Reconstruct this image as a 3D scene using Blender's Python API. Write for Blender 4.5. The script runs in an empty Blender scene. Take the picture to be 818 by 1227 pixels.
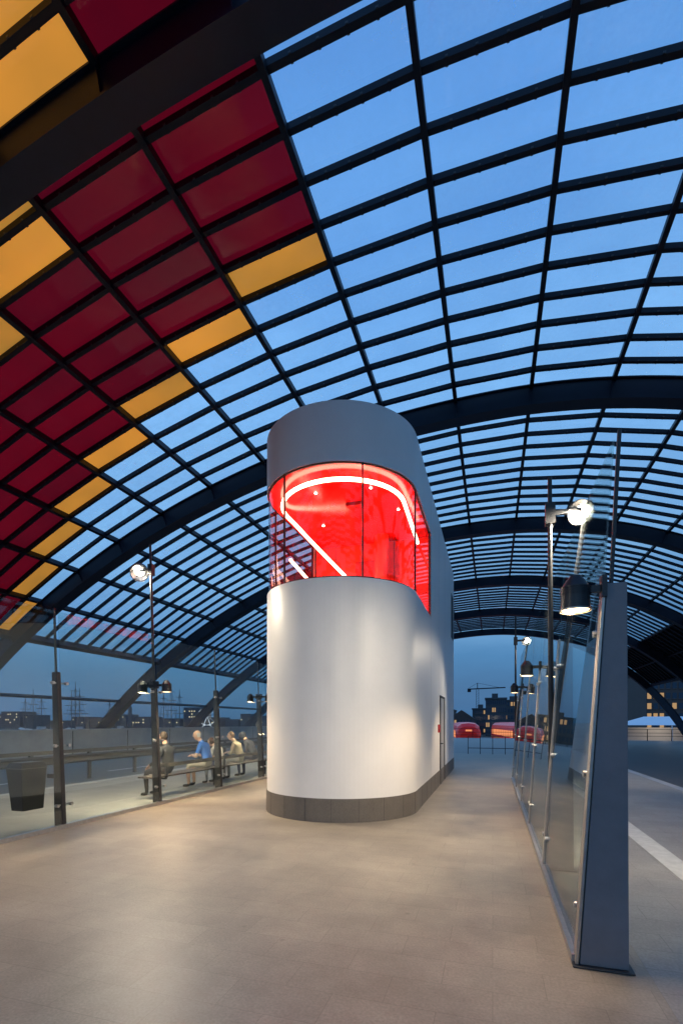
import bpy, math, random
from mathutils import Vector, Matrix
random.seed(7)
sc=bpy.context.scene
sc.view_settings.view_transform='Standard'
try: sc.view_settings.look='None'
except: pass
sc.view_settings.exposure=0

# ---------------------------------------------------------------- helpers
def mat(name,col=(.5,.5,.5),rough=.5,metal=0,emit=None,es=0,spec=.5,bump=0,bscale=20,var=0,vscale=3):
    m=bpy.data.materials.new(name); m.use_nodes=True
    nt=m.node_tree; b=nt.nodes['Principled BSDF']
    b.inputs['Base Color'].default_value=(*col,1)
    b.inputs['Roughness'].default_value=rough
    b.inputs['Metallic'].default_value=metal
    b.inputs['Specular IOR Level'].default_value=spec
    if emit:
        b.inputs['Emission Color'].default_value=(*emit,1); b.inputs['Emission Strength'].default_value=es
    tc=nt.nodes.new('ShaderNodeTexCoord')
    if bump or var:
        n=nt.nodes.new('ShaderNodeTexNoise'); n.inputs['Scale'].default_value=bscale; n.inputs['Detail'].default_value=6
        nt.links.new(tc.outputs['Object'],n.inputs['Vector'])
        if bump:
            bp=nt.nodes.new('ShaderNodeBump'); bp.inputs['Strength'].default_value=bump; bp.inputs['Distance'].default_value=.01
            nt.links.new(n.outputs['Fac'],bp.inputs['Height']); nt.links.new(bp.outputs['Normal'],b.inputs['Normal'])
    if var:
        n2=nt.nodes.new('ShaderNodeTexNoise'); n2.inputs['Scale'].default_value=vscale; n2.inputs['Detail'].default_value=8
        n2.inputs['Roughness'].default_value=.65
        nt.links.new(tc.outputs['Object'],n2.inputs['Vector'])
        r=nt.nodes.new('ShaderNodeMapRange'); r.inputs['From Min'].default_value=.3; r.inputs['From Max'].default_value=.7
        r.inputs['To Min'].default_value=1-var; r.inputs['To Max'].default_value=1+var
        nt.links.new(n2.outputs['Fac'],r.inputs['Value'])
        mx=nt.nodes.new('ShaderNodeVectorMath'); mx.operation='SCALE'; mx.inputs[0].default_value=col
        nt.links.new(r.outputs['Result'],mx.inputs['Scale']); nt.links.new(mx.outputs[0],b.inputs['Base Color'])
        rg=nt.nodes.new('ShaderNodeMapRange'); rg.inputs['To Min'].default_value=max(.05,rough-.12); rg.inputs['To Max'].default_value=min(1,rough+.12)
        nt.links.new(n2.outputs['Fac'],rg.inputs['Value']); nt.links.new(rg.outputs[0],b.inputs['Roughness'])
    return m

def glassmat(name,tint=(.9,.96,.94),rough=.0,diff=0,diffcol=(1,1,1),trans=0,var=0,boost=1.0,emit=None,es=0):
    m=bpy.data.materials.new(name); m.use_nodes=True; nt=m.node_tree; nt.nodes.clear()
    out=nt.nodes.new('ShaderNodeOutputMaterial')
    t=nt.nodes.new('ShaderNodeBsdfTransparent'); t.inputs[0].default_value=(*tint,1)
    g=nt.nodes.new('ShaderNodeBsdfGlossy'); g.inputs['Roughness'].default_value=rough
    geo=nt.nodes.new('ShaderNodeNewGeometry')
    lw=nt.nodes.new('ShaderNodeLayerWeight'); lw.inputs['Blend'].default_value=.5
    pw=nt.nodes.new('ShaderNodeMath'); pw.operation='POWER'; pw.inputs[1].default_value=4.0
    nt.links.new(lw.outputs['Facing'],pw.inputs[0])
    ma=nt.nodes.new('ShaderNodeMath'); ma.operation='MULTIPLY_ADD'; ma.inputs[1].default_value=.8*boost; ma.inputs[2].default_value=.055*boost
    ma.use_clamp=True
    nt.links.new(pw.outputs[0],ma.inputs[0])
    base=t.outputs[0]
    if diff or trans:
        d=nt.nodes.new('ShaderNodeBsdfDiffuse'); d.inputs[0].default_value=(*diffcol,1)
        tr=nt.nodes.new('ShaderNodeBsdfTranslucent'); tr.inputs[0].default_value=(*diffcol,1)
        md=nt.nodes.new('ShaderNodeMixShader'); md.inputs[0].default_value=trans/(diff+trans)
        nt.links.new(d.outputs[0],md.inputs[1]); nt.links.new(tr.outputs[0],md.inputs[2])
        mx=nt.nodes.new('ShaderNodeMixShader'); mx.inputs[0].default_value=diff+trans
        if var:
            tc=nt.nodes.new('ShaderNodeTexCoord'); n=nt.nodes.new('ShaderNodeTexNoise'); n.inputs['Scale'].default_value=1.2
            n.inputs['Detail'].default_value=8; n.inputs['Roughness'].default_value=.6
            nt.links.new(tc.outputs['Object'],n.inputs['Vector'])
            ad=nt.nodes.new('ShaderNodeMath'); ad.operation='ADD'
            s1=nt.nodes.new('ShaderNodeMath'); s1.operation='MULTIPLY'; s1.inputs[1].default_value=.5
            nt.links.new(geo.outputs['Random Per Island'],s1.inputs[0])
            nt.links.new(s1.outputs[0],ad.inputs[0]); nt.links.new(n.outputs['Fac'],ad.inputs[1])
            mr=nt.nodes.new('ShaderNodeMapRange'); mr.inputs['From Min'].default_value=.35; mr.inputs['From Max'].default_value=1.15
            mr.inputs['To Min'].default_value=(diff+trans)*(1-var); mr.inputs['To Max'].default_value=min(.98,(diff+trans)*(1+var))
            nt.links.new(ad.outputs[0],mr.inputs['Value']); nt.links.new(mr.outputs['Result'],mx.inputs[0])
        nt.links.new(t.outputs[0],mx.inputs[1]); nt.links.new(md.outputs[0],mx.inputs[2]); base=mx.outputs[0]
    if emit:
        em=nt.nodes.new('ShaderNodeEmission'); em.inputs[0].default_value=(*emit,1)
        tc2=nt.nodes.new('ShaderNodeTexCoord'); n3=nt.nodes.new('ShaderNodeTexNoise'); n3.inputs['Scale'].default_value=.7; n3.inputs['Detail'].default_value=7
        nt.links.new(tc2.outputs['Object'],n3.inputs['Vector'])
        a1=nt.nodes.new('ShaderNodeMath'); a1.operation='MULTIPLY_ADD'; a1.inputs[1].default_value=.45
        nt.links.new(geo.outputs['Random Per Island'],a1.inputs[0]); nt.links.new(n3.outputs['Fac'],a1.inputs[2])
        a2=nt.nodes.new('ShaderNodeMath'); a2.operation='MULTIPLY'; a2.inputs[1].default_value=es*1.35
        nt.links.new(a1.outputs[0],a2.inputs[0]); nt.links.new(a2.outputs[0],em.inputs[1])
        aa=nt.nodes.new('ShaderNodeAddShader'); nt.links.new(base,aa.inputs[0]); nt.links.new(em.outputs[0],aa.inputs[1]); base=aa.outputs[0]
    m2=nt.nodes.new('ShaderNodeMixShader')
    nt.links.new(ma.outputs[0],m2.inputs[0]); nt.links.new(base,m2.inputs[1]); nt.links.new(g.outputs[0],m2.inputs[2])
    nt.links.new(m2.outputs[0],out.inputs[0])
    return m

def emitmat(name,col,s):
    m=bpy.data.materials.new(name); m.use_nodes=True; nt=m.node_tree; nt.nodes.clear()
    o=nt.nodes.new('ShaderNodeOutputMaterial'); e=nt.nodes.new('ShaderNodeEmission')
    e.inputs[0].default_value=(*col,1); e.inputs[1].default_value=s; nt.links.new(e.outputs[0],o.inputs[0]); return m

def empty(name,loc=(0,0,0)):
    e=bpy.data.objects.new(name,None); e.location=loc; sc.collection.objects.link(e); e.empty_display_size=.2
    return e

class MB:
    def __init__(s): s.v=[]; s.f=[]; s.m=[]
    def poly(s,pts,mi=0):
        i=len(s.v); s.v+= [tuple(p) for p in pts]; s.f.append(tuple(range(i,i+len(pts)))); s.m.append(mi)
    def box(s,x0,x1,y0,y1,z0,z1,mi=0):
        i=len(s.v)
        s.v+=[(x0,y0,z0),(x1,y0,z0),(x1,y1,z0),(x0,y1,z0),(x0,y0,z1),(x1,y0,z1),(x1,y1,z1),(x0,y1,z1)]
        for q in((0,3,2,1),(4,5,6,7),(0,1,5,4),(1,2,6,5),(2,3,7,6),(3,0,4,7)):
            s.f.append(tuple(i+k for k in q)); s.m.append(mi)
    def hexa(s,b,t,mi=0):
        i=len(s.v); s.v+=[tuple(p) for p in b]+[tuple(p) for p in t]
        for q in((0,3,2,1),(4,5,6,7),(0,1,5,4),(1,2,6,5),(2,3,7,6),(3,0,4,7)):
            s.f.append(tuple(i+k for k in q)); s.m.append(mi)
    def beam(s,p,q,w,d,up=(0,0,1),mi=0):
        p=Vector(p);q=Vector(q);t=(q-p).normalized();up=Vector(up)
        a=t.cross(up); 
        if a.length<1e-4: a=t.cross(Vector((1,0,0)))
        a.normalize(); b=a.cross(t).normalized(); a=a*w/2; b=b*d/2
        s.hexa([p-a-b,p+a-b,p+a+b,p-a+b],[q-a-b,q+a-b,q+a+b,q-a+b],mi)
    def cyl(s,p,q,r1,r2=None,n=16,mi=0,caps=True):
        if r2 is None:r2=r1
        p=Vector(p);q=Vector(q);t=(q-p).normalized()
        a=t.cross(Vector((0,0,1)))
        if a.length<1e-3:a=Vector((1,0,0))
        a.normalize();b=t.cross(a)
        i=len(s.v)
        for c,r in((p,r1),(q,r2)):
            for k in range(n):
                an=2*math.pi*k/n; s.v.append(tuple(c+a*math.cos(an)*r+b*math.sin(an)*r))
        for k in range(n):
            s.f.append((i+k,i+(k+1)%n,i+n+(k+1)%n,i+n+k)); s.m.append(mi)
        if caps:
            s.f.append(tuple(i+n-1-k for k in range(n))); s.m.append(mi)
            s.f.append(tuple(i+n+k for k in range(n))); s.m.append(mi)
    def tube(s,pts,r,n=10,mi=0):
        pts=[Vector(p) for p in pts]; i=len(s.v); N=len(pts)
        for j,p in enumerate(pts):
            t=(pts[min(j+1,N-1)]-pts[max(j-1,0)]).normalized()
            a=t.cross(Vector((0,0,1)))
            if a.length<1e-3:a=Vector((1,0,0))
            a.normalize();b=t.cross(a)
            for k in range(n):
                an=2*math.pi*k/n; s.v.append(tuple(p+a*math.cos(an)*r+b*math.sin(an)*r))
        for j in range(N-1):
            for k in range(n):
                s.f.append((i+j*n+k,i+j*n+(k+1)%n,i+(j+1)*n+(k+1)%n,i+(j+1)*n+k)); s.m.append(mi)
        s.f.append(tuple(i+k for k in range(n))); s.m.append(mi)
        s.f.append(tuple(i+(N-1)*n+k for k in range(n))); s.m.append(mi)
    def done(s,name,mats,parent=None,smooth=False,bevel=0,loc=None,rotz=0):
        me=bpy.data.meshes.new(name); me.from_pydata(s.v,[],s.f); me.update()
        for m in mats: me.materials.append(m)
        for p,mi in zip(me.polygons,s.m): p.material_index=mi
        ob=bpy.data.objects.new(name,me); sc.collection.objects.link(ob)
        if parent: ob.parent=parent
        if loc: ob.location=loc
        ob.rotation_euler[2]=rotz
        if smooth:
            me.polygons.foreach_set('use_smooth',[True]*len(me.polygons))
            try: me.set_sharp_from_angle(angle=math.radians(35))
            except Exception: pass
        if bevel:
            b=ob.modifiers.new('bev','BEVEL'); b.width=bevel; b.segments=2; b.limit_method='ANGLE'
        return ob

def light(name,kind,loc,energy,col,parent=None,aim=None,size=.05,cone=90,blend=.5):
    l=bpy.data.lights.new(name,kind); l.energy=energy; l.color=col
    if kind=='SPOT': l.spot_size=math.radians(cone); l.spot_blend=blend; l.shadow_soft_size=size
    elif kind=='POINT': l.shadow_soft_size=size
    o=bpy.data.objects.new(name,l); sc.collection.objects.link(o); o.location=loc
    if aim is not None:
        d=Vector(aim)-Vector(loc); o.rotation_euler=d.to_track_quat('-Z','Y').to_euler()
    if parent: o.parent=parent
    return o

# ---------------------------------------------------------------- materials
steel=mat('dark_steel',(.005,.009,.017),.5,.1,spec=.25,bump=.15,bscale=60)
steel_beam=mat('navy_beam_paint',(.006,.013,.028),.5,.0,spec=.3,bump=.1,bscale=30,var=.25,vscale=2)
post_grey=mat('post_grey_paint',(.17,.17,.19),.42,.1,bump=.12,bscale=120,var=.10,vscale=5)
post_dark=mat('post_dark_paint',(.028,.03,.034),.4,.3,var=.15,vscale=8)
edge_metal=mat('edge_metal',(.45,.42,.38),.35,.8,var=.15,vscale=14)
alu=mat('aluminium',(.5,.5,.5),.35,.9,var=.15,vscale=20)
fence_glass=glassmat('fence_glass',(.88,.95,.93),boost=1.0)
tower_glass=glassmat('tower_glass',(.95,.88,.88),boost=.7)
roof_glass=glassmat('roof_glass',(.88,.94,.98),diff=.05,trans=.20,diffcol=(.74,.90,1),rough=.06,var=.8)
roof_red=glassmat('roof_red_glass_glow',(.20,.006,.012),diff=.16,trans=.40,diffcol=(.20,.002,.009),rough=.08,var=.35,boost=.42,emit=(1,.004,.035),es=.050)  # faint red glow added to the glass, standing in for lamp light
roof_orange=glassmat('roof_orange_glass_glow',(.5,.18,.015),diff=.35,trans=.6,diffcol=(1.0,.38,.05),rough=.10,var=.05,boost=.5,emit=(1,.31,.022),es=.38)  # warm lamp light put into the pane as emission; no source behind it
dark_panel=mat('dark_roof_panel',(.012,.013,.016),.6)
warm_lens=emitmat('warm_lens',(1,.70,.34),12)
cool_lens=emitmat('white_lens',(1,.93,.80),70)
reflector=mat('reflector_bowl',(.6,.58,.55),.25,.7)

tower_paint=mat('tower_white_paint',(.72,.72,.715),.42,0,bump=.05,bscale=3.5,var=.045,vscale=1.1)
def stonemat(name,c1,c2,mort,bw,rh,off=.5,rough=.5,msize=.006,swap=False,stain=.22):
    m=bpy.data.materials.new(name); m.use_nodes=True; nt=m.node_tree; b=nt.nodes['Principled BSDF']
    tc=nt.nodes.new('ShaderNodeTexCoord'); mp=nt.nodes.new('ShaderNodeMapping')
    if swap: mp.inputs['Rotation'].default_value=(0,0,math.radians(90))
    nt.links.new(tc.outputs['Object'],mp.inputs['Vector'])
    br=nt.nodes.new('ShaderNodeTexBrick'); br.offset=off
    br.inputs['Scale'].default_value=1; br.inputs['Brick Width'].default_value=bw; br.inputs['Row Height'].default_value=rh
    br.inputs['Mortar Size'].default_value=msize; br.inputs['Mortar Smooth'].default_value=.3; br.inputs['Bias'].default_value=0
    br.inputs['Color1'].default_value=(*c1,1); br.inputs['Color2'].default_value=(*c2,1); br.inputs['Mortar'].default_value=(*mort,1)
    nt.links.new(mp.outputs[0],br.inputs['Vector'])
    n=nt.nodes.new('ShaderNodeTexNoise'); n.inputs['Scale'].default_value=1.1; n.inputs['Detail'].default_value=10; n.inputs['Roughness'].default_value=.7
    nt.links.new(tc.outputs['Object'],n.inputs['Vector'])
    r=nt.nodes.new('ShaderNodeMapRange'); r.inputs['From Min'].default_value=.3; r.inputs['From Max'].default_value=.7
    r.inputs['To Min'].default_value=1-stain; r.inputs['To Max'].default_value=1+stain
    nt.links.new(n.outputs['Fac'],r.inputs['Value'])
    n2=nt.nodes.new('ShaderNodeTexNoise'); n2.inputs['Scale'].default_value=60; n2.inputs['Detail'].default_value=6
    nt.links.new(tc.outputs['Object'],n2.inputs['Vector'])
    r2=nt.nodes.new('ShaderNodeMapRange'); r2.inputs['From Min'].default_value=.3; r2.inputs['From Max'].default_value=.7
    r2.inputs['To Min'].default_value=.86; r2.inputs['To Max'].default_value=1.14
    nt.links.new(n2.outputs['Fac'],r2.inputs['Value'])
    vo=nt.nodes.new('ShaderNodeTexVoronoi'); vo.inputs['Scale'].default_value=2.3
    nt.links.new(tc.outputs['Object'],vo.inputs['Vector'])
    sp=nt.nodes.new('ShaderNodeMapRange'); sp.inputs['From Min'].default_value=.035; sp.inputs['From Max'].default_value=.055
    sp.inputs['To Min'].default_value=.78; sp.inputs['To Max'].default_value=1.0
    nt.links.new(vo.outputs['Distance'],sp.inputs['Value'])
    mu=nt.nodes.new('ShaderNodeMath'); mu.operation='MULTIPLY'
    nt.links.new(r.outputs[0],mu.inputs[0]); nt.links.new(r2.outputs[0],mu.inputs[1])
    mu2=nt.nodes.new('ShaderNodeMath'); mu2.operation='MULTIPLY'
    nt.links.new(mu.outputs[0],mu2.inputs[0]); nt.links.new(sp.outputs[0],mu2.inputs[1])
    vs=nt.nodes.new('ShaderNodeVectorMath'); vs.operation='SCALE'
    nt.links.new(br.outputs['Color'],vs.inputs[0]); nt.links.new(mu2.outputs[0],vs.inputs['Scale'])
    nt.links.new(vs.outputs[0],b.inputs['Base Color'])
    rr=nt.nodes.new('ShaderNodeMapRange'); rr.inputs['To Min'].default_value=rough-.12; rr.inputs['To Max'].default_value=rough+.18
    nt.links.new(n.outputs['Fac'],rr.inputs['Value']); nt.links.new(rr.outputs[0],b.inputs['Roughness'])
    bp=nt.nodes.new('ShaderNodeBump'); bp.inputs['Strength'].default_value=.3; bp.inputs['Distance'].default_value=.003
    sm=nt.nodes.new('ShaderNodeMath'); sm.operation='MULTIPLY_ADD'; sm.inputs[1].default_value=-1.2; 
    nt.links.new(br.outputs['Fac'],sm.inputs[0]); nt.links.new(n2.outputs['Fac'],sm.inputs[2])
    nt.links.new(sm.outputs[0],bp.inputs['Height']); nt.links.new(bp.outputs[0],b.inputs['Normal'])
    return m
floor_m=stonemat('floor_stone_tiles',(.285,.250,.200),(.255,.224,.180),(.20,.175,.14),.6,.3,rough=.40,msize=.0025,stain=.30)
floor_out=stonemat('platform_stone_tiles',(.29,.275,.255),(.265,.25,.23),(.19,.18,.165),.6,.3,rough=.5,msize=.003)
road_m=stonemat('road_asphalt',(.085,.08,.075),(.08,.076,.072),(.08,.076,.072),4,4,rough=.6,msize=0)
plinth_m=stonemat('plinth_stone',(.13,.115,.10),(.11,.10,.09),(.11,.10,.09),.6,.6,rough=.5,msize=0)
white_line=mat('white_marking',(.55,.54,.5),.6,var=.15,vscale=9)
concrete=mat('concrete',(.36,.37,.38),.7,bump=.3,bscale=15,var=.15,vscale=1.5)

# ---------------------------------------------------------------- camera
TH=math.atan(181/579)
cam=bpy.data.cameras.new('camera'); co=bpy.data.objects.new('camera',cam); sc.collection.objects.link(co)
cam.sensor_fit='HORIZONTAL'; cam.sensor_width=24; cam.lens=24*579/818; cam.shift_y=252.5/818
cam.clip_end=4000; cam.clip_start=.05
co.location=(0,0,1.6); co.rotation_euler=(math.radians(90),0,TH)
sc.camera=co

# ---------------------------------------------------------------- world / sky
w=bpy.data.worlds.new('World'); sc.world=w; w.use_nodes=True; nt=w.node_tree; nt.nodes.clear()
o=nt.nodes.new('ShaderNodeOutputWorld'); ad=nt.nodes.new('ShaderNodeAddShader')
bg=nt.nodes.new('ShaderNodeBackground'); sky=nt.nodes.new('ShaderNodeTexSky'); sky.sky_type='NISHITA'; sky.sun_disc=False
sky.sun_elevation=math.radians(-2); sky.sun_rotation=math.radians(-60); bg.inputs[1].default_value=.05
nt.links.new(sky.outputs[0],bg.inputs[0])
bg2=nt.nodes.new('ShaderNodeBackground'); bg2.inputs[1].default_value=1.0
tc=nt.nodes.new('ShaderNodeTexCoord'); sp=nt.nodes.new('ShaderNodeSeparateXYZ'); cr=nt.nodes.new('ShaderNodeValToRGB')
nt.links.new(tc.outputs['Generated'],sp.inputs[0]); 
cn=nt.nodes.new('ShaderNodeTexNoise'); cn.inputs['Scale'].default_value=2.6; cn.inputs['Detail'].default_value=6
mpc=nt.nodes.new('ShaderNodeMapping'); mpc.inputs['Scale'].default_value=(1,1,3)
nt.links.new(tc.outputs['Generated'],mpc.inputs[0]); nt.links.new(mpc.outputs[0],cn.inputs['Vector'])
wob=nt.nodes.new('ShaderNodeMath'); wob.operation='MULTIPLY_ADD'; wob.inputs[1].default_value=.22
sub=nt.nodes.new('ShaderNodeMath'); sub.operation='SUBTRACT'; sub.inputs[1].default_value=.11
nt.links.new(cn.outputs['Fac'],wob.inputs[0]); nt.links.new(sp.outputs[2],wob.inputs[2]); nt.links.new(wob.outputs[0],sub.inputs[0])
nt.links.new(sub.outputs[0],cr.inputs[0])
e=cr.color_ramp.elements
e[0].position=0; e[0].color=(.045,.140,.30,1)
e[1].position=1; e[1].color=(.065,.19,.58,1)
for p,c in((.12,(.070,.23,.47,1)),(.30,(.27,.56,.93,1)),(.55,(.28,.60,1.06,1)),(.75,(.14,.38,.86,1))):
    k=e.new(p); k.color=c
nt.links.new(cr.outputs[0],bg2.inputs[0]); nt.links.new(bg.outputs[0],ad.inputs[0]); nt.links.new(bg2.outputs[0],ad.inputs[1]); nt.links.new(ad.outputs[0],o.inputs[0])
sun=bpy.data.lights.new('sun','SUN'); sun.energy=.03; sun.angle=math.radians(20); sun.color=(1,.9,.8)
so=bpy.data.objects.new('sun',sun); sc.collection.objects.link(so); so.rotation_euler=(math.radians(70),0,math.radians(60))

# ---------------------------------------------------------------- ground, floors, water
m=MB(); m.box(-23,120,-200,53,-.5,-.14); m.done('station_deck_road',[road_m])
m=MB(); m.box(-23,1500,53.01,2500,-3.2,-1.9); m.done('ground',[road_m])
m=MB(); m.poly([(-3000,-500,-4),(-23,-500,-4),(-23,3000,-4),(-3000,3000,-4)])
water_m=mat('water',(.015,.03,.045),.12,0,bump=.6,bscale=2)
m.done('water',[water_m])
m=MB(); m.box(-23.4,-23.003,-200,2500,-5,-.12); m.done('quay_wall',[concrete])
m=MB(); m.box(-6.42,.95,-14,26,-.13,0.0); m.done('platform_floor',[floor_m])
m=MB(); m.box(-10.2,-6.423,-14,52,-.134,-.004); m.box(.953,4.2,-14,52,-.134,-.004); m.box(-6.42,.95,26.003,52,-.134,-.004); m.done('platform_pavement',[floor_out])
m=MB(); m.box(-10.45,-10.203,-14,52,-.137,.004); m.box(4.203,4.45,-14,52,-.137,.004); m.done('platform_kerb',[concrete],bevel=.015)
m=MB(); m.poly([(1.83,-5,0.002),(2.09,-5,0.002),(2.09,50,0.002),(1.83,50,0.002)]); m.done('pavement_marking',[white_line])
m=MB()
for yy in range(-10,50,6): m.poly([(-13.2,yy,-.136),(-13.05,yy,-.136),(-13.05,yy+3,-.136),(-13.2,yy+3,-.136)])
m.done('road_marking',[white_line])

# ---------------------------------------------------------------- vault roof
RL,RR,HC=31.6,19.0,11.0
def P(s,y,off=0):
    R=RL if s<0 else RR
    a=s/R; return Vector(((R-off)*math.sin(a),y,HC-R+(R-off)*math.cos(a)))
def NRM(s):
    R=RL if s<0 else RR
    a=s/R; return Vector((math.sin(a),0,math.cos(a)))
CW=2.05; LN=[-1.025-CW*k for k in range(9,-1,-1)]+[1.025+CW*k for k in range(0,8)]
BAY=9.0; RW=.75; Y0=5.4; N0=-20; N1=60   # rows
roof=empty('glass_vault_roof')
m=MB()
for n in range(N0,N1):
    y0=Y0+n*RW; y1=y0+RW
    for i in range(len(LN)-1):
        s0,s1=LN[i],LN[i+1]
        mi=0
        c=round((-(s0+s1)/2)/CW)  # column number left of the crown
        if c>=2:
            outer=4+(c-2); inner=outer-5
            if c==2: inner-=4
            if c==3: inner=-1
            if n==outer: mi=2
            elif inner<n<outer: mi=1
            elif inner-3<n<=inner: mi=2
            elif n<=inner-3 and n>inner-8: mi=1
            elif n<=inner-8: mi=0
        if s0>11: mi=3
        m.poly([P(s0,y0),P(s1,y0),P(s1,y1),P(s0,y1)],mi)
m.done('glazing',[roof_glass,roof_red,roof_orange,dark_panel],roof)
m=MB()
for n in range(N0,N1+1):
    y=Y0+n*RW
    if n%12==0: continue
    for i in range(len(LN)-1):
        s0,s1=LN[i],LN[i+1]; sm=(s0+s1)/2
        m.beam(P(s0,y,.062),P(s1,y,.062),.095,.11,NRM(sm))
        if -4<=n<=20:
            for t in (.2,.4,.6,.8):
                p=P(s0,y,.10).lerp(P(s1,y,.10),t)
                m.beam(p-Vector((0,.06,0)),p+Vector((0,.06,0)),.035,.03,NRM(sm),1)
for s in LN:
    m.beam(P(s,Y0+N0*RW,.10),P(s,Y0+N1*RW,.10),.10,.20,NRM(s))
m.done('glazing_bars',[steel,post_dark],roof)
def SSEG(a,b,n): return [a+(b-a)*k/n for k in range(n+1)]
k=0
for n in range(N0//12,N1//12+1):
    y=Y0+n*BAY
    m=MB()
    ss=SSEG(-26.2,0,48)[:-1]+SSEG(0,23.5,44)
    secs=[]
    for s in ss:
        d0,d1=.12,.62; hw=.17
        A=P(s,y,d0);B=P(s,y,d1); e1=Vector((0,hw,0))
        secs.append([A-e1,A+e1,B+e1,B-e1])
    for a in range(len(secs)-1):
        for j in range(4):
            m.poly([secs[a][j],secs[a][(j+1)%4],secs[a+1][(j+1)%4],secs[a+1][j]])
    for a in range(len(ss)-1):
        m.beam(P(ss[a],y,.64),P(ss[a+1],y,.64),.46,.035,NRM((ss[a]+ss[a+1])/2))
        m.beam(P(ss[a],y,.11),P(ss[a+1],y,.11),.46,.03,NRM((ss[a]+ss[a+1])/2))
    for s in LN:
        m.beam(P(s,y,.14),P(s,y,.62),.03,.44,(0,1,0))
    m.done('arch_beam_%d'%k,[steel_beam],roof); k+=1
m=MB(); 
for s in (LN[0],LN[-1]): m.beam(P(s,Y0+N0*RW,.15),P(s,Y0+N1*RW,.15),.22,.3,NRM(s))
m.beam(P(-23,Y0+N0*RW,.2),P(-23,Y0+N1*RW,.2),.12,.12,NRM(-23))
m.done('edge_beams',[steel_beam],roof)

# ---------------------------------------------------------------- lift tower
tw=empty('lift_tower')
CX,CY,R,YB=-2.7,8.69,1.4,17.3
def outline(r=R,n=56,back=YB):
    pts=[(CX+r,back)]
    pts.append((CX+r,10.75)) if back>11 else None
    for k in range(n+1):
        a=-math.pi*k/n
        pts.append((CX+r*math.cos(a),CY+r*math.sin(a)))
    if back>11: pts.append((CX-r,10.75))
    pts.append((CX-r,back))
    return pts
def wall(m,pts,z0,z1,mi=0,close=True,thick=0):
    N=len(pts)
    for i in range(N if close else N-1):
        a=pts[i];b=pts[(i+1)%N]
        m.poly([(b[0],b[1],z0),(a[0],a[1],z0),(a[0],a[1],z1),(b[0],b[1],z1)],mi)
W0,W1,HT=3.93,5.78,6.75
ol=outline(); ins=outline(R-.16)
m=MB()
wall(m,ol,.38,W0); wall(m,ol,W1,HT)
m.poly([(CX+R,10.75,W0),(CX+R,YB,W0),(CX+R,YB,W1),(CX+R,10.75,W1)])
m.poly([(CX-R,10.75,W0),(CX-R,YB,W0),(CX-R,YB,W1),(CX-R,10.75,W1)])
m.poly([(CX+R,YB,W0),(CX-R,YB,W0),(CX-R,YB,W1),(CX+R,YB,W1)])
def ring(m,z,a,b,mi=0):
    for i in range(len(a)-1):
        m.poly([(*a[i],z),(*a[i+1],z),(*b[i+1],z),(*b[i],z)],mi)
ring(m,W0,ol,ins)
gl_in=outline(R-.03); ring(m,W1,ol,gl_in)
m.poly([(p[0],p[1],HT-.12) for p in outline(R-.1,back=YB-.1)])
top_in=outline(R-.1,back=YB-.1)
ring(m,HT,ol,top_in); wall(m,top_in,HT-.12,HT)
ob=m.done('shell',[tower_paint],tw,smooth=True)
m=MB(); po=outline(R+.012,back=YB+.012); wall(m,po,-.01,.38); ring(m,.38,po,outline(R-.02,back=YB))
m.done('plinth',[plinth_m],tw,smooth=True)
m=MB()
for a in range(-170,11,18):
    an=math.radians(a); x=CX+(R+.0125)*math.cos(an); y=CY+(R+.0125)*math.sin(an)
    if a>0: continue
    m.box(x-.002,x+.002,y-.002,y+.002,0.001,.38)
for y in (9.3,10.0,10.7,11.4,12.1,14.2,14.9,15.6,16.3): m.box(CX+R+.008,CX+R+.0135,y-.003,y+.003,0.001,.38)
seam=MB()
for y in (10.75,12.4,14.0,15.6): seam.box(CX+R-.001,CX+R+.0012,y-.003,y+.003,.39,HT-.01)
m.done('plinth_joints',[post_dark],tw)
seam.done('cladding_joints',[mat('joint_grey',(.3,.3,.3),.6)],tw)
m=MB(); g=[p for p in outline(R-.03)][1:-1]; wall(m,g,W0,W1,close=False)
m.done('window_glass',[tower_glass],tw,smooth=True)
frame_m=mat('window_frame',(.05,.01,.012),.4,.3)
m=MB()
for a in (0,-59,-118,-180):
    an=math.radians(a); d=Vector((math.cos(an),math.sin(an),0)); p=Vector((CX,CY,0))+d*(R-.03)
    m.beam(p+Vector((0,0,W0)),p+Vector((0,0,W1)),.022,.03,d)
for sx in(1,-1):
    m.box(CX+sx*(R-.03)-.02,CX+sx*(R-.03)+.02,10.70,10.75,W0,W1)
for z in(W0+.012,W1-.012): m.tube([(p[0],p[1],z) for p in outline(R-.03)[1:-1]],.013,6)
m.done('window_mullions',[frame_m],tw)
red_wall=mat('interior_red_wall',(.85,.05,.02),.35,var=.25,vscale=2)
red_ceil=mat('interior_red_ceiling',(.78,.018,.015),.14,spec=.7,var=.3,vscale=1.6)
dark_in=mat('interior_dark',(.28,.009,.010),.3)
m=MB(); ri=outline(R-.05,back=10.9)
m.poly([(p[0],p[1],5.76) for p in ri],1)
m.poly([(p[0],p[1],3.86) for p in ri],2)
m.box(CX-R+.06,CX+R-.06,10.9,10.98,3.8,5.755,0)
m.box(CX-.35,CX+.15,10.87,10.9,3.9,5.35,2)
m.box(CX+.55,CX+.565,10.885,10.9,3.9,5.75,2)
m.box(CX-.85,CX-.835,10.885,10.9,3.9,5.75,2)
m.box(CX+.05,CX+.34,8.75,8.90,5.70,5.759,2)
m.cyl((CX+.35,10.5,3.9),(CX+.35,10.5,5.75),.16,mi=0,n=24)
m.done('interior',[red_wall,red_ceil,dark_in],tw,smooth=True)
neon=emitmat('neon_tube',(1,.50,.34),10)
m=MB(); pts=[]
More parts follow.
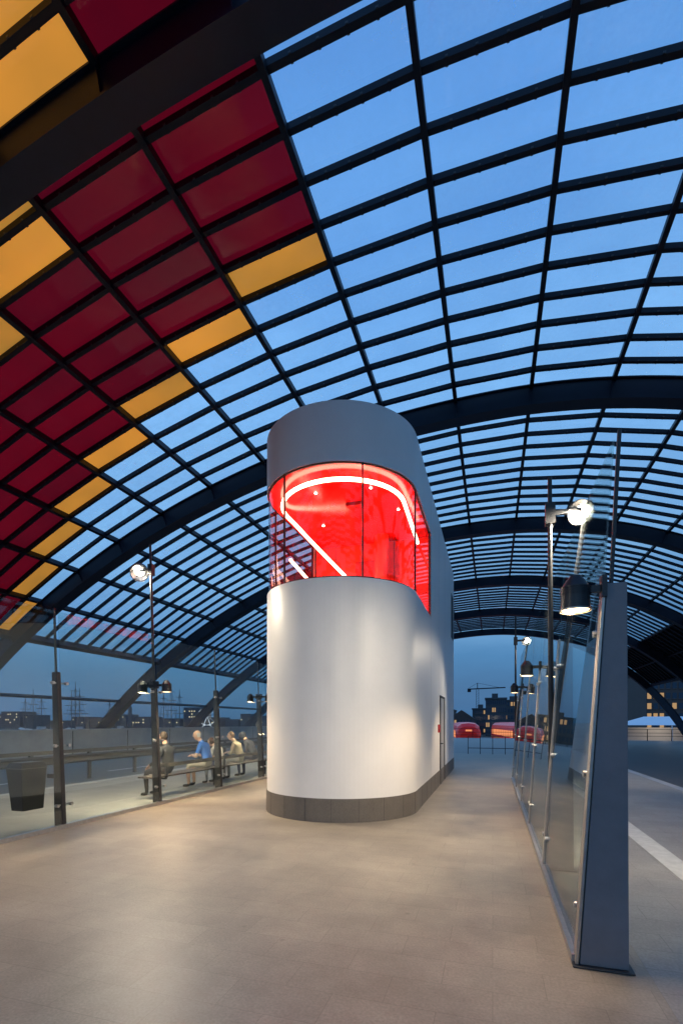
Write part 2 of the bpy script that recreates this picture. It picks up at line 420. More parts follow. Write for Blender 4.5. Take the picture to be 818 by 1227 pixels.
pts+=[(CX+1.15,10.5,5.50),(CX+1.15,9.6,5.58)]
for k in range(0,25):
    a=-math.pi*k/24; pts.append((CX+1.15*math.cos(a),CY+.08+1.15*math.sin(a),5.65))
pts.append((CX-1.10,9.0,5.60)); pts.append((CX-.95,9.5,5.42)); pts.append((CX-.50,10.75,4.93))
m.tube(pts,.036,10)
m.tube([(CX-1.15,8.9,4.85),(CX-1.12,10.6,4.6)],.03,8)
m.done('neon_light',[neon],tw,smooth=True)
dl=emitmat('downlight_lens',(1,.75,.6),20)
m=MB()
for x,y in((-.35,8.2),(.65,8.3),(.95,9.3),(-.7,9.6)):
    m.cyl((CX+x,y,5.742),(CX+x,y,5.75),.024,n=14)
m.done('downlights',[dl],tw)
light('interior_light','POINT',(CX+.1,9.6,4.25),250,(1,.11,.06),tw,size=.15)
light('interior_light_front','POINT',(CX-.3,8.2,4.05),60,(1,.09,.05),tw,size=.1)
door_m=mat('door_grey',(.33,.34,.35),.4)
m=MB(); X=CX+R
m.box(X-.02,X+.006,12.7,13.75,.02,2.25,0)
m.box(X,X+.025,12.64,12.697,.02,2.3,1); m.box(X,X+.025,13.753,13.81,.02,2.3,1); m.box(X,X+.025,12.7,13.75,2.253,2.3,1)
m.cyl((X+.006,12.82,1.05),(X+.06,12.82,1.05),.012,mi=1); m.box(X+.05,X+.065,12.81,12.95,1.04,1.06,1)
m.box(X,X+.012,16.2,17.0,4.4,5.85,1)
m.box(X,X+.04,12.2,12.32,1.35,1.55,2)
m.done('service_door',[door_m,steel,mat('red_panel',(.5,.02,.02),.4)],tw)

# ---------------------------------------------------------------- glass fences
def fence(name,ys,xb,xt,zt,sgn,post_m,zp,wb,wt,th):
    root=empty(name)
    g=MB(); p=MB(); b=MB()
    L=lambda z: xb+(xt-xb)*z/zt
    for i in range(len(ys)-1):
        y0,y1=ys[i]+.03,ys[i+1]-.012
        g.hexa([(L(.06),y0,.062),(L(.06)+.012,y0,.062),(L(.06)+.012,y1,.062),(L(.06),y1,.062)],
                   [(L(zt),y0,zt),(L(zt)+.012,y0,zt),(L(zt)+.012,y1,zt),(L(zt),y1,zt)])
        for z in(.35,1.25,2.2):
            for yy in(y0+.10,y1-.10):
                b.cyl((L(z)-.02,yy,z),(L(z)+.034,yy,z),.024,n=12)
                b.beam((L(z)+.02*sgn,yy,z),(L(z)+.02*sgn,yy+(-.12 if yy<(y0+y1)/2 else .12),z),.03,.02)
    g.done('glass_panels',[fence_glass],root)
    b.done('glass_clamps',[alu],root,smooth=True)
    for y in ys:
        p.hexa([(L(0)+.015*sgn,y-th/2,0.015),(L(0)+sgn*wb,y-th/2,0.015),(L(0)+sgn*wb,y+th/2,0.015),(L(0)+.015*sgn,y+th/2,0.015)],
               [(L(zp)+.015*sgn,y-th/2,zp),(L(zp)+sgn*wt,y-th/2,zp),(L(zp)+sgn*wt,y+th/2,zp),(L(zp)+.015*sgn,y+th/2,zp)],0)
        p.beam((L(0)-.004*sgn,y,.016),(L(zp),y,zp),.02,th+.02,(0,1,0),1)
        p.beam((L(zp)+.03*sgn,y,zp-.3),(L(zt+.05)+.03*sgn,y,zt+.05),.022,.03,(0,1,0),2)
        p.box(L(0)+sgn*wb/2-wb/2-.03,L(0)+sgn*wb/2+wb/2+.03,y-.07,y+.07,0.002,.014,2)
    p.done('posts',[post_m,edge_metal if post_m is post_grey else post_dark,post_dark],root,bevel=.004)
    r=MB(); r.box(xb-.03,xb+.045,ys[0],ys[-1],0.001,.06); r.done('base_rail',[alu],root)
    return root
YR=[3.52+2.2*i for i in range(6)]
YL=[1.25,3.5,5.74,7.97,10.2,12.43,14.66,16.9,19.1]
fr=fence('glass_fence',YR,.53,.75,3.45,1,post_grey,2.5,.30,.13,.07)
fl=fence('glass_fence.001',YL,-6.2,-6.36,3.3,-1,post_dark,2.37,.16,.10,.05)

# ---------------------------------------------------------------- lamps
def spot_lamp(root,px,py,pz,sgn,attach,energy,aim,cone=120):
    m=MB(); r=.085
    m.cyl((px,py,pz-.10),(px,py,pz+.05),r+.006,r,24,0,caps=False)
    m.cyl((px,py,pz-.10),(px,py,pz+.05),r-.004,r-.006,24,1,caps=False)
    m.cyl((px,py,pz+.05),(px,py,pz+.10),r,.055,24,0)
    m.cyl((px,py,pz+.10),(px,py,pz+.125),.05,.035,24,0)
    for z in (.0,.02,.04): m.cyl((px,py,pz+z),(px,py,pz+z+.008),r+.010,r+.010,24,0,caps=False)
    m.cyl((px,py,pz-.106),(px,py,pz-.094),r+.012,r+.012,24,2,caps=False)
    m.cyl((px,py,pz-.060),(px,py,pz-.055),r-.012,r-.012,24,1)
    m.beam((px,py,pz+.03),(attach,py,pz+.03),.035,.045,(0,0,1),0)
    m.box(min(attach,attach-.03*sgn),max(attach,attach-.03*sgn),py-.045,py+.045,pz-.03,pz+.11,0)
    ob=m.done('spot_lamp_body',[post_dark,warm_lens,edge_metal],root,smooth=True)
    light('spot_lamp_light','SPOT',(px,py,pz-.13),energy,(1,.71,.43),root,aim,size=.06,cone=cone,blend=.6)
def flood_pole(name,x,y,ztop,lx,lz,sgn,aim,energy,dx=0,col=(1,.84,.62),cone=110,S=1.0,extra=None,look=None):
    root=empty(name)
    m=MB()
    m.cyl((x,y,0.003),(x+dx,y,ztop),.035,.022,16,0)
    m.cyl((x,y,0.002),(x,y,.02),.09,.09,20,0)
    m.beam((x+dx*.8,y,lz+.02),(lx,y,lz+.02),.04,.05,(0,0,1),0)
    m.box(x+dx*.85-.05,x+dx*.85+.05,y-.05,y+.05,lz-.1,lz+.12,0)
    d=(Vector(look or aim)-Vector((lx,y,lz))).normalized()
    c=Vector((lx,y,lz)); side=d.cross(Vector((0,0,1))).normalized()
    u=side.cross(d).normalized()
    m.cyl(c-d*.15,c-d*.05,.05*S,.12*S,28,0); m.cyl(c-d*.05,c+d*.055,.125*S,.13*S,28,0,caps=False)
    m.cyl(c+d*.045,c+d*.06,.138*S,.138*S,28,2,caps=False)
    m.cyl(c-d*.02,c+d*.05,.05*S,.122*S,28,3,caps=False)
    m.cyl(c-d*.015,c-d*.005,.062*S,.062*S,28,1)
    for t in(-.06,-.02,.02,.06): m.beam(c-d*.19+side*t,c-d*.05+side*t,.008,.14,tuple(u),0)
    m.done('pole_and_head',[post_dark,cool_lens,edge_metal,reflector],root,smooth=True)
    light('flood_light','SPOT',tuple(c+d*.08),energy,col,root,aim,size=.09,cone=cone,blend=.7)
    if extra: light('added_back_fill','SPOT',(lx+.25*sgn,y,lz-.1),extra[0],col,root,extra[1],size=.09,cone=140,blend=.7)  # added fill with no head of its own, brightens ground behind the fence
    return root
l1=empty('spot_lamp'); spot_lamp(l1,.52,3.50,2.44,1,.70,130,(-.6,4.5,0))
for i,(y,en) in enumerate(((7.92,170),(12.32,170))):
    q=empty('spot_lamp.%03d'%(i+1)); spot_lamp(q,.50,y,2.42,1,.70,en,(-.5,y+.2,0))
for i,(y,en) in enumerate(((3.5,120),(7.97,290),(12.43,240),(16.9,150))):
    q=empty('spot_lamp.%03d'%(i+3)); spot_lamp(q,-6.06,y,2.30,-1,-6.30,en,(-4.9,y+.2,0))
    spot_lamp(q,-6.62,y,2.30,1,-6.40,en*1.0,(-8.0,y+.6,0),150)
flood_pole('lamp_post',.62,5.76,4.3,.92,3.88,1,(-1.7,7.0,1.1),640,dx=-.02,look=(-.6,1.6,2.2),extra=(420,(4,9,0)))
flood_pole('lamp_post.001',.62,14.55,4.6,.92,3.9,1,(-.6,12,0),260,extra=(420,(4,18,0)),look=(-1,8,1))
flood_pole('lamp_post.002',-6.33,8.03,5.15,-6.75,4.62,-1,(-4.0,7.8,.8),900,dx=-.16,S=1.35,look=(-4,4.5,1),extra=(600,(-10,11,0)))
flood_pole('lamp_post.003',-6.33,16.96,5.15,-6.75,4.62,-1,(-7.5,15,0),400,dx=-.16,extra=(600,(-11,20,0)))
flood_pole('added_tower_fill',.62,-2.5,4.3,.4,3.9,-1,(-2.7,8.0,1.5),900,cone=34)  # unseen post behind the camera, added to light the tower front
flood_pole('lamp_post.005',-6.33,-1.0,5.15,-6.0,4.62,1,(-2.5,4,0),150)

# ---------------------------------------------------------------- litter bin
m=MB()
x,y=-6.62,5.5
m.hexa([(x-.13,y-.17,.30),(x+.10,y-.17,.30),(x+.10,y+.17,.30),(x-.13,y+.17,.30)],[(x-.19,y-.21,.92),(x+.12,y-.21,.92),(x+.12,y+.21,.92),(x-.19,y+.21,.92)])
m.hexa([(x-.20,y-.22,.923),(x+.13,y-.22,.923),(x+.13,y+.22,.923),(x-.20,y+.22,.923)],[(x-.15,y-.18,1.01),(x+.10,y-.18,1.01),(x+.10,y+.18,1.01),(x-.15,y+.18,1.01)])
m.box(x+.12,x+.26,y+.20,y+.25,.75,.82)
m.done('litter_bin',[mat('bin_black',(.012,.012,.014),.35)],bevel=.01)

# ---------------------------------------------------------------- bench
br=empty('platform_bench')
wood=mat('bench_slats',(.10,.075,.06),.5,var=.3,vscale=12)
m=MB()
for k in range(4): m.box(-7.02+k*.10,-6.94+k*.10,8.3,14.0,.44,.475,0)
m.box(-6.60,-6.57,8.3,14.0,.66,.74,0)
m.done('seat',[wood],br,bevel=.005)
m=MB()
for yy in(8.6,10.9,13.7):
    m.box(-6.85,-6.77,yy-.03,yy+.03,-.004,.402); m.box(-7.02,-6.55,yy-.03,yy+.03,.405,.438); m.box(-6.565,-6.53,yy-.03,yy+.03,.44,.76)
m.done('legs',[post_dark],br)

# ---------------------------------------------------------------- people
skin_m=mat('skin',(.62,.38,.28),.55); 
def person(name,loc,rotz,shirt,trou,hair,shoe=(.03,.03,.03),lean=12,shorts=False,bald=False,headturn=0,hooded=False,armpose=0,scale=1.0,sleeve=True):
    mats=[mat(name+'_top',shirt,.8,bump=.5,bscale=25),mat(name+'_legs',trou,.85,bump=.4,bscale=25),skin_m,mat(name+'_hair',hair,.7),mat(name+'_shoes',shoe,.5),mat(name+'_eye',(.02,.02,.02),.2)]
    V=[];E=[];Rr=[];T=[]
    def add(p,r,t,par=None):
        V.append(Vector(p));Rr.append(r);T.append(t)
        if par is not None:E.append((par,len(V)-1))
        return len(V)-1
    la=math.radians(lean)
    def up(x,y,z):
        dz=z-.56; return (x,y*math.cos(la)+dz*math.sin(la),.56+dz*math.cos(la)-y*math.sin(la))
    pel=add((0,0,.585),(.165,.125),1)
    b1=add(up(0,-.015,.72),(.155,.115),0,pel)
    b2=add(up(0,0,.88),(.165,.12),0,b1)
    b3=add(up(0,.01,1.02),(.155,.105),0,b2)
    nk=add(up(0,.02,1.10),(.07,.065),0,b3)
    nk2=add(up(0,.04,1.17),(.052,.055),2,nk)
    hd=add(up(0,.05,1.24),(.055,.06),2,nk2)
    tl=2 if shorts else 1
    hands=[]
    for sx in(-1,1):
        sh=add(up(sx*.175,.0,1.03),(.066,.066),0,b3)
        if armpose==0:
            el=Vector(up(sx*.25,.10,.80)); wr=Vector((sx*.14,.40,.665))
        elif armpose==1:
            el=Vector(up(sx*.26,.14,.80)); wr=Vector((sx*.04,.42,.78))
        else:
            el=Vector(up(sx*.26,.05,.80)); wr=Vector((sx*.16,.26,.70))
        u1=add(Vector(V[sh]).lerp(el,.5),(.054,.054),0,sh)
        e1=add(el,(.044,.044),0 if sleeve else 2,u1)
        f1=add(el.lerp(wr,.55),(.038,.038),0 if sleeve else 2,e1)
        w1=add(wr,(.028,.024),2,f1)
        hands.append((wr,(wr-el).normalized(),sx))
        hp=add((sx*.10,.06,.565),(.098,.092),1,pel)
        th=add((sx*.12,.27,.56),(.082,.078),1,hp)
        kn=add((sx*.14,.455,.535),(.062,.064),1,th)
        ca=add((sx*.14,.47,.36),(.053,.056),tl,kn)
        an=add((sx*.14,.45,.12),(.036,.038),tl,ca)
        he=add((sx*.14,.455,.05),(.042,.045),4,an)
        to=add((sx*.15,.60,.038),(.045,.034),4,he)
    def grow(V,E,Rr,root,sub):
        me=bpy.data.meshes.new('tmp'); me.from_pydata([tuple(v) for v in V],E,[])
        ob=bpy.data.objects.new('tmp',me); sc.collection.objects.link(ob)
        md=ob.modifiers.new('s','SKIN'); md.use_smooth_shade=True
        for i,sv in enumerate(me.skin_vertices[0].data):
            sv.radius=Rr[i]; sv.use_root=(i==root)
        ss=ob.modifiers.new('u','SUBSURF'); ss.levels=sub; ss.render_levels=sub
        dg=bpy.context.evaluated_depsgraph_get(); dg.update()
        out=bpy.data.meshes.new_from_object(ob.evaluated_get(dg))
        bpy.data.objects.remove(ob); return out
    B=grow(V,E,Rr,0,2)
    vs=[v.co.copy() for v in B.vertices]; fs=[tuple(p.vertices) for p in B.polygons]; ms=[]
    def segd(p,a,b):
        ab=b-a; t=max(0,min(1,(p-a).dot(ab)/max(ab.length_squared,1e-9))); return (p-(a+ab*t)).length,t
    for p in B.polygons:
        c=p.center; best=(9,0)
        for (a,b) in E:
            d,t=segd(c,V[a],V[b]); d-= (Rr[a][0]*(1-t)+Rr[b][0]*t)*.9
            if d<best[0]:
                best=(d,T[b] if t>.45 or T[a]==T[b] else T[a])
        ms.append(best[1])
    def addmesh(vv,ff,mm):
        o=len(vs); vs.extend(vv); fs.extend([tuple(i+o for i in f) for f in ff]); ms.extend(mm if isinstance(mm,list) else [mm]*len(ff))
    for wr,d,sx in hands:
        n=Vector((0,0,1)); side=d.cross(n).normalized(); n=side.cross(d).normalized()
        dn=(d-n*.25).normalized()
        hv=[wr,wr+dn*.045,wr+dn*.075];he=[(0,1),(1,2)];hr=[(.026,.018),(.036,.016),(.036,.014)]
        HB=grow(hv,he,hr,0,1); addmesh([v.co.copy() for v in HB.vertices],[tuple(p.vertices) for p in HB.polygons],2)
        for k,(o,l) in enumerate(((-.028,.062),(-.009,.074),(.010,.070),(.028,.056))):
            b0=wr+dn*.07+side*o
            q=[b0,b0+dn*l*.45-n*.006,b0+dn*l*.75-n*.022,b0+dn*l*.9-n*.04]
            F=grow(q,[(0,1),(1,2),(2,3)],[(.0095,.009),(.009,.0085),(.008,.008),(.007,.007)],0,1)
            addmesh([v.co.copy() for v in F.vertices],[tuple(p.vertices) for p in F.polygons],2)
        b0=wr+dn*.025-side*sx*.026*1.0
        q=[b0,b0+dn*.028-side*sx*.022,b0+dn*.055-side*sx*.026-n*.012]
        F=grow(q,[(0,1),(1,2)],[(.012,.011),(.010,.010),(.008,.008)],0,1)
        addmesh([v.co.copy() for v in F.vertices],[tuple(p.vertices) for p in F.polygons],2)
    hc=Vector(up(0,.075,1.305)); ht=math.radians(headturn); RM=Matrix.Rotation(ht,3,'Z')
    nu,nv=28,20; hv=[];hf=[];hm=[]
    for j in range(nv+1):
        ph=math.pi*j/nv; z=math.cos(ph)
        for i in range(nu):
            a=2*math.pi*i/nu; x=math.sin(ph)*math.sin(a); y=math.sin(ph)*math.cos(a)
            wz=.122; wx=.078*(1-.22*max(0,-z)); wy=.098*(1-.12*max(0,-z))
            p=Vector((x*wx,y*wy,z*wz))
            if y>0 and z<.2: p.y*= .96
            if y>.75: 
                nn=math.exp(-((x/.13)**2))*math.exp(-((z+.12)/.17)**2); p.y+=.022*nn
                ey=math.exp(-((abs(x)-.36)/.16)**2)*math.exp(-((z-.05)/.12)**2); p.y-=.010*ey
                mo=math.exp(-((x)/.3)**2)*math.exp(-((z+.48)/.05)**2); p.y-=.004*mo
                ch=math.exp(-((x)/.3)**2)*math.exp(-((z+.75)/.15)**2); p.y+=.010*ch
            hv.append(hc+RM@p)
    for j in range(nv):
        for i in range(nu):
            f=(j*nu+i,j*nu+(i+1)%nu,(j+1)*nu+(i+1)%nu,(j+1)*nu+i); hf.append(f)
            z=math.cos(math.pi*(j+.5)/nv); y=math.cos(2*math.pi*(i+.5)/nu)
            h= (z>.55 and y<.8) or (z>-.25 and y<-.1) or (z>.15 and y<.25) or z>.72
            if bald: h=(z<.5 and z>-.3 and y<.05)
            hm.append(3 if h else 2)
    addmesh(hv,hf,hm)
    def ball(c,r,mi,n=8):
        bv=[];bf=[]
        for j in range(n+1):
            for i in range(n):
                ph=math.pi*j/n;a=2*math.pi*i/n
                bv.append(c+RM@Vector((r[0]*math.sin(ph)*math.cos(a),r[1]*math.sin(ph)*math.sin(a),r[2]*math.cos(ph))))
        for j in range(n):
            for i in range(n): bf.append((j*n+i,j*n+(i+1)%n,(j+1)*n+(i+1)%n,(j+1)*n+i))
        addmesh(bv,bf,mi)
    for sx in(-1,1):
        ball(hc+RM@Vector((sx*.078,-.003,-.005)),(.010,.020,.030),2)
        ball(hc+RM@Vector((sx*.028,.083,.006)),(.011,.008,.007),5)
    ball(hc+RM@Vector((0,.089,-.055)),(.022,.006,.005),5)
    if not bald: ball(hc+RM@Vector((0,-.022,.024)),(.084,.090,.108),3,14) if not hooded else ball(hc+RM@Vector((0,-.02,.005)),(.10,.105,.125),0,14)
    me=bpy.data.meshes.new(name); me.from_pydata([tuple(v) for v in vs],[],fs); me.update()
    for q in mats: me.materials.append(q)
    for p,mi in zip(me.polygons,ms): p.material_index=mi; p.use_smooth=True
    ob=bpy.data.objects.new(name,me); sc.collection.objects.link(ob)
    ob.location=loc; ob.rotation_euler[2]=rotz; ob.scale=(scale,)*3
    return ob
ROT=math.radians(90)  # local +y -> world -x
person('seated_person',(-6.80,9.0,-.02),ROT,(.03,.032,.04),(.03,.03,.035),(.05,.03,.02),lean=4,armpose=0,headturn=-20)
person('seated_man',(-6.80,10.6,-.02),ROT+.15,(.02,.16,.62),(.40,.37,.31),(.62,.60,.57),lean=18,shorts=True,bald=True,armpose=1,sleeve=False,headturn=10,scale=1.04)
person('seated_woman',(-6.80,11.25,-.02),ROT-.1,(.50,.48,.46),(.40,.40,.42),(.12,.07,.04),lean=28,armpose=1,scale=.93)
person('seated_person.001',(-6.80,12.25,-.02),ROT+.1,(.40,.34,.25),(.38,.36,.33),(.14,.08,.05),lean=20,armpose=1,headturn=20)
person('seated_person.002',(-6.80,13.1,-.02),ROT,(.035,.04,.06),(.05,.06,.11),(.03,.02,.02),lean=30,armpose=2,hooded=True,scale=1.04)

# ---------------------------------------------------------------- road edge: guard rail and parapet
g=empty('guard_rail'); m=MB()
prof=[(0,.40),(.04,.45),(0,.50),(0,.56),(.04,.61),(0,.66)]
for i in range(len(prof)-1):
    a,b=prof[i],prof[i+1]; m.poly([(-11.9+a[0],-14,a[1]-.0),(-11.9+b[0],-14,b[1]),(-11.9+b[0],52,b[1]),(-11.9+a[0],52,a[1])])
m.box(-11.96,-11.91,-14,52,.70,.80)
for yy in range(-14,52,2): m.box(-12.05,-11.965,yy,yy+.09,-.138,.74)
m.done('rail_and_posts',[mat('galvanised_dark',(.09,.09,.09),.45,.6)],g)
m=MB(); m.box(-21.3,-21.05,-60,160,-.138,1.15,0); m.box(-21.36,-20.99,-60,160,1.151,1.25,0)
for yy in range(-60,160,4): m.box(-21.045,-21.03,yy,yy+.04,-.1,1.15,1)
m.done('parapet_wall',[concrete,steel])
m=MB()
for z in(.3,.9): m.beam((-1.2,25.5,z),(4.2,25.5,z),.03,.03)
for k in range(10): m.box(-1.2+k*.6-.015,-1.2+k*.6+.015,25.48,25.52,.002,.9)
m.done('far_railing',[steel])
m=MB()
for z in(.3,.6,.95): m.beam((-22,52.4,z),(60,52.4,z),.04,.04)
for k in range(41): m.box(-22+k*2-.03,-22+k*2+.03,52.37,52.43,-.138,.97)
m.done('deck_railing',[steel])

# ---------------------------------------------------------------- red trains, nose on, on the lower level
red_p=mat('train_red_paint_glow',(.62,.015,.012),.22,emit=(1,.02,.01),es=.10)  # red paint with light built in as a weak emission
tw_l=emitmat('train_lit_window',(1,.35,.15),.9); ty=mat('train_yellow',(.75,.42,.03),.4); tg=mat('train_windscreen',(.015,.015,.02),.08)
hlm=emitmat('train_headlight',(1,.9,.75),8)
TP=[(-1.35,.5),(-1.42,1.2),(-1.42,2.4),(-1.25,3.1),(-.8,3.45),(0,3.55),(.8,3.45),(1.25,3.1),(1.42,2.4),(1.42,1.2),(1.35,.5)]
def train(name,x,y,rz):
    tr=empty(name,(x,y,-1.9)); tr.rotation_euler[2]=rz; m=MB()
    secs=[(26,1,1),(1.6,1,1),(.8,.97,.96),(.25,.88,.84),(0,.74,.66)]
    rows=[[(a*s1,yy,.5+(b-.5)*s2) for a,b in TP] for yy,s1,s2 in secs]
    for a in range(len(rows)-1):
        for j in range(len(TP)-1):
            m.poly([rows[a][j],rows[a][j+1],rows[a+1][j+1],rows[a+1][j]],0)
    m.poly(rows[-1],0)
    m.done('body',[red_p],tr,smooth=True)
    m=MB()
    for sx in(-1,1):
        for k in range(11): 
            yy=2.2+k*2.1; m.box(sx*1.43-.01,sx*1.43+.01,yy,yy+1.6,1.7,2.5,0)
        m.box(sx*1.432-.01,sx*1.432+.01,2,26,1.2,1.35,1)
        m.cyl((sx*.75,-.06,1.05),(sx*.75,-.015,1.05),.12,n=14,mi=3)
    m.hexa([(-.85,-.02,1.55),(.85,-.02,1.55),(.85,.1,1.55),(-.85,.1,1.55)],[(-.72,.06,2.45),(.72,.06,2.45),(.72,.3,2.45),(-.72,.3,2.45)],2)
    m.box(-.9,.9,-.03,.02,1.3,1.42,1)
    m.box(-.35,.35,-.02,.2,2.5,2.68,0)
    m.done('windows_and_stripes',[tw_l,ty,tg,hlm],tr)
    m=MB()
    for yy in(2,10,18): 
        for q in(0,1.4): m.cyl((-1.1,yy+q,.45),(1.1,yy+q,.45),.45,n=16)
    m.box(-1.1,1.1,.6,25,.2,.5)
    m.done('bogies',[post_dark],tr)
train('red_train',-2.6,57.0,math.radians(6)); train('red_train.001',3.9,58.5,math.radians(6))

# ---------------------------------------------------------------- far buildings
def building(name,x,y,wd,dp,h,col,storeys,bays,litfrac=.4,rz=0,roof='flat',litcol=(1,.62,.30)):
    root=empty(name,(x,y,-1.9)); root.rotation_euler[2]=rz; h+=1.8
    wm=mat(name+'_wall',col,.8,var=.15,vscale=.3); dk=mat(name+'_window',(.03,.045,.07),.1); lt=emitmat(name+'_lit_window',litcol,.45)
    fm=mat(name+'_trim',tuple(c*1.3 for c in col),.7)
    m=MB(); m.box(-wd/2,wd/2,0,dp,0,h)
    if roof=='gable': 
        m.poly([(-wd/2,0,h),(wd/2,0,h),(0,0,h+wd*.35)]);m.poly([(-wd/2,dp,h),(wd/2,dp,h),(0,dp,h+wd*.35)][::-1])
        m.poly([(-wd/2,0,h),(0,0,h+wd*.35),(0,dp,h+wd*.35),(-wd/2,dp,h)]);m.poly([(wd/2,0,h),(0,0,h+wd*.35),(0,dp,h+wd*.35),(wd/2,dp,h)][::-1])
    else: m.box(-wd/2-.2,wd/2+.2,-.2,dp+.2,h+.003,h+.4); m.box(-wd*.2,wd*.1,dp*.3,dp*.6,h+.41,h+1.6)
    m.done('walls',[wm],root)
    m=MB(); sh=h/storeys; bw=wd/bays
    for s in range(storeys):
        for b in range(bays):
            cx=-wd/2+(b+.5)*bw; z0=s*sh+sh*.28; z1=s*sh+sh*.85
            m.box(cx-bw*.33,cx+bw*.33,-.05,-.002,z0,z1,1 if random.random()<litfrac else 0)
            m.box(cx-bw*.36,cx+bw*.36,-.1,-.002,z0-.12,z0-.003,2)
    m.done('windows',[dk,lt,fm],root); return root
building('office_building',.8,128,5.0,10,7.6,(.05,.055,.065),5,10,.10)
building('brick_warehouse',-8,133,7,10,2.6,(.07,.045,.04),3,9,.08,roof='gable')
building('office_building.001',-3.3,150,5,10,5.6,(.045,.05,.06),4,8,.08)
building('brick_warehouse.001',-15,140,9,10,5,(.06,.045,.04),3,9,.08)
building('apartment_building',6.5,150,8,12,8,(.05,.055,.065),5,10,.10)
building('station_building',52,98,52,18,10.8,(.075,.055,.05),7,54,.32)
m=MB(); cx,cy=-6.0,208; b0=-1.9
for dx in(-.5,.5):
    for dy in(-.5,.5): m.beam((cx+dx,cy+dy,b0),(cx+dx,cy+dy,15.5),.12,.12)
for k in range(-1,15):
    m.beam((cx-.5,cy-.5,k),(cx+.5,cy-.5,k+1),.08,.08)
m.beam((cx-4,cy,15.5),(cx+11,cy,15.9),.3,.45); m.beam((cx,cy,15.5),(cx,cy,18),.3,.3)
m.beam((cx,cy,18),(cx+9,cy,15.9),.1,.1); m.beam((cx,cy,18),(cx-4,cy,15.6),.1,.1); m.box(cx-4,cx-2.6,cy-.6,cy+.6,14.3,15.4)
m.done('tower_crane',[steel])
tm=mat('canopy_white',(.75,.75,.78),.7); ct=empty('canopy_tent'); m=MB()
m.poly([(14.5,62,1.3),(30,62,1.3),(29,65,2.3),(17,65,2.3)]);m.poly([(14.5,68,1.3),(30,68,1.3),(29,65,2.3),(17,65,2.3)][::-1])
m.poly([(14.5,62,1.3),(17,65,2.3),(14.5,68,1.3)])
for xx in(14.6,19,24,29.9):
    m.box(xx-.05,xx+.05,62.1,62.2,-1.9,1.3)
m.done('roof_sheet',[tm],ct)
m=MB(); m.box(15.5,29,67,67.1,-1.9,1.0); m.done('back_wall',[mat('tent_wall',(.35,.36,.4),.7)],ct)
light('tent_light','POINT',(19,64.5,.9),150,(1,.8,.55),ct,size=.2)
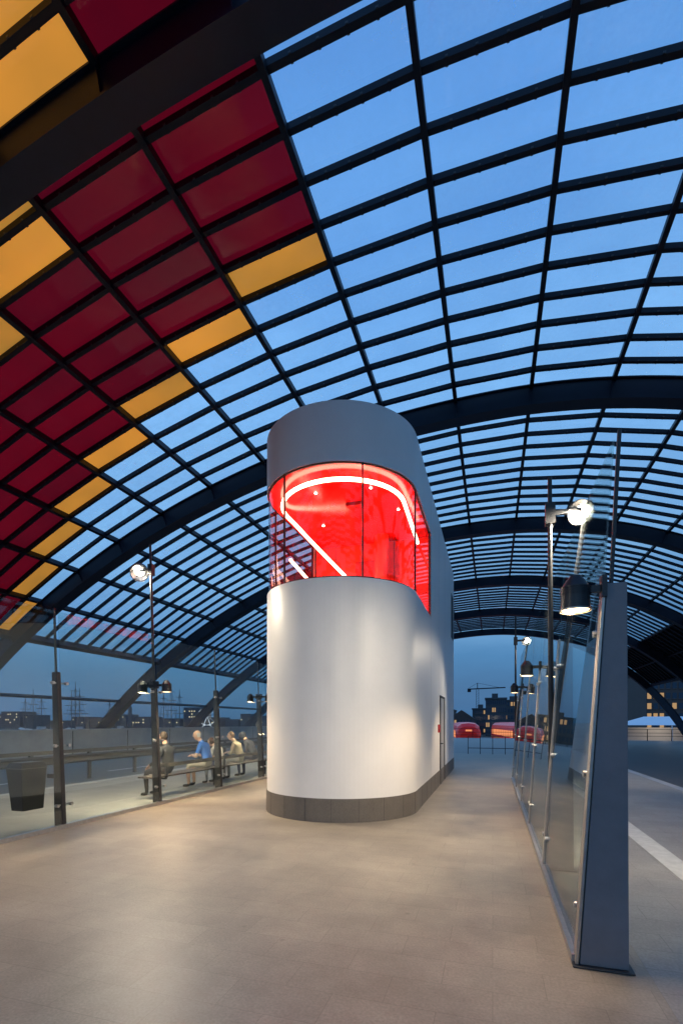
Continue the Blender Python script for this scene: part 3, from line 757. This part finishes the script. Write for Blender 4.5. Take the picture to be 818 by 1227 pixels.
# ships, wheel, skyline
sh_m=mat('ship_hull',(.03,.035,.05),.5); sh_w=mat('ship_trim',(.25,.28,.32),.6)
def ship(name,x,y,L,H,rz,nm=3):
    root=empty(name,(x,y,-4)); root.rotation_euler[2]=rz; m=MB()
    S=[(-.5,.10,2.6),(-.42,.6,2.2),(-.2,1,1.9),(.15,1,1.9),(.38,.65,2.3),(.5,.05,3.0)]
    bw=L*.11
    rows=[[(-bw*w,t*L,zt),(-bw*w*.7,t*L,-.3),(bw*w*.7,t*L,-.3),(bw*w,t*L,zt)] for t,w,zt in S]
    for a in range(len(S)-1):
        for j in range(3): m.poly([rows[a][j],rows[a][j+1],rows[a+1][j+1],rows[a+1][j]],0)
        m.poly([rows[a][3],rows[a][0],rows[a+1][0],rows[a+1][3]],1)
    m.cyl((0,L*.48,2.9),(0,L*.66,4.6),.15,.08,8,0)
    for k in range(nm):
        t=-.3+.6*k/max(1,nm-1); hh=H*(.85 if k!=nm//2 else 1.0)
        m.cyl((0,t*L,1.5),(0,t*L,hh),.26,.10,8,0)
        for q,wd in((.45,.20),(.65,.15),(.82,.11)): m.cyl((-wd*L*.5,t*L,hh*q),(wd*L*.5,t*L,hh*q),.15,.15,6,0)
        for sx in(-1,1): m.beam((sx*bw,t*L-1,2),(0,t*L,hh*.9),.07,.07)
        m.beam((0,t*L,hh*.95),(0,t*L+L*.2,2.2),.07,.07); m.beam((0,t*L,hh*.95),(0,t*L-L*.2,2.2),.07,.07)
    m.box(-1,1,-L*.38,-L*.2,2,3.6,1)
    m.done('hull_and_rig',[sh_m,sh_w],root)
ship('sailing_ship',-226.7,191,34,23,math.radians(70)); ship('sailing_ship.001',-198,190,38,26,math.radians(55)); ship('sailing_ship.002',-165,221,34,27,math.radians(60))
ship('sailing_ship.003',-250,180,28,22,math.radians(80),2)
ship('sailing_ship.004',-215,235,26,20,math.radians(65),2)
m=MB(); cx,cy,cz,r=-282,436,8,9
pts=[(cx+r*math.cos(2*math.pi*k/40)*.87,cy+r*math.cos(2*math.pi*k/40)*.5,cz+r*math.sin(2*math.pi*k/40)) for k in range(41)]
m.tube(pts,.3,6)
for k in range(0,40,4): m.beam((cx,cy,cz),pts[k],.18,.18); m.box(pts[k][0]-.6,pts[k][0]+.6,pts[k][1]-.6,pts[k][1]+.6,pts[k][2]-1,pts[k][2]+.4)
m.beam((cx,cy,cz),(cx-5,cy-1,-4),.4,.4);m.beam((cx,cy,cz),(cx+5,cy+1,-4),.4,.4)
m.done('observation_wheel',[emitmat('wheel_lights',(.8,.85,1),.9)])
m=MB(); rs=random.Random(3)
x=-620
while x<-40:
    wd=rs.uniform(10,35); h=rs.uniform(3,11) if rs.random()<.85 else rs.uniform(12,18)
    yy=520+x*.25+rs.uniform(-10,10)
    m.box(x,x+wd,yy,yy+20,-4,h,0)
    for k in range(int(wd/3)):
        for z in range(1,int(h/3)+1):
            if rs.random()<.25: m.box(x+k*3+.6,x+k*3+2,yy-.2,yy-.02,z*3-2,z*3-.8,1)
    x+=wd+rs.uniform(-1,6)
m.cyl((-358,412,-4),(-358,412,15),2.2,2.0,8,0); m.cyl((-358,412,15),(-358,412,23),2.2,.1,8,0)
m.done('distant_skyline',[mat('skyline_facade',(.04,.055,.08),.8),emitmat('skyline_windows',(1,.75,.45),1.0)])
m=MB(); m.box(-1500,-23.5,640,700,-4,5); m.done('far_shore',[mat('shore_dark',(.03,.045,.05),.9)])
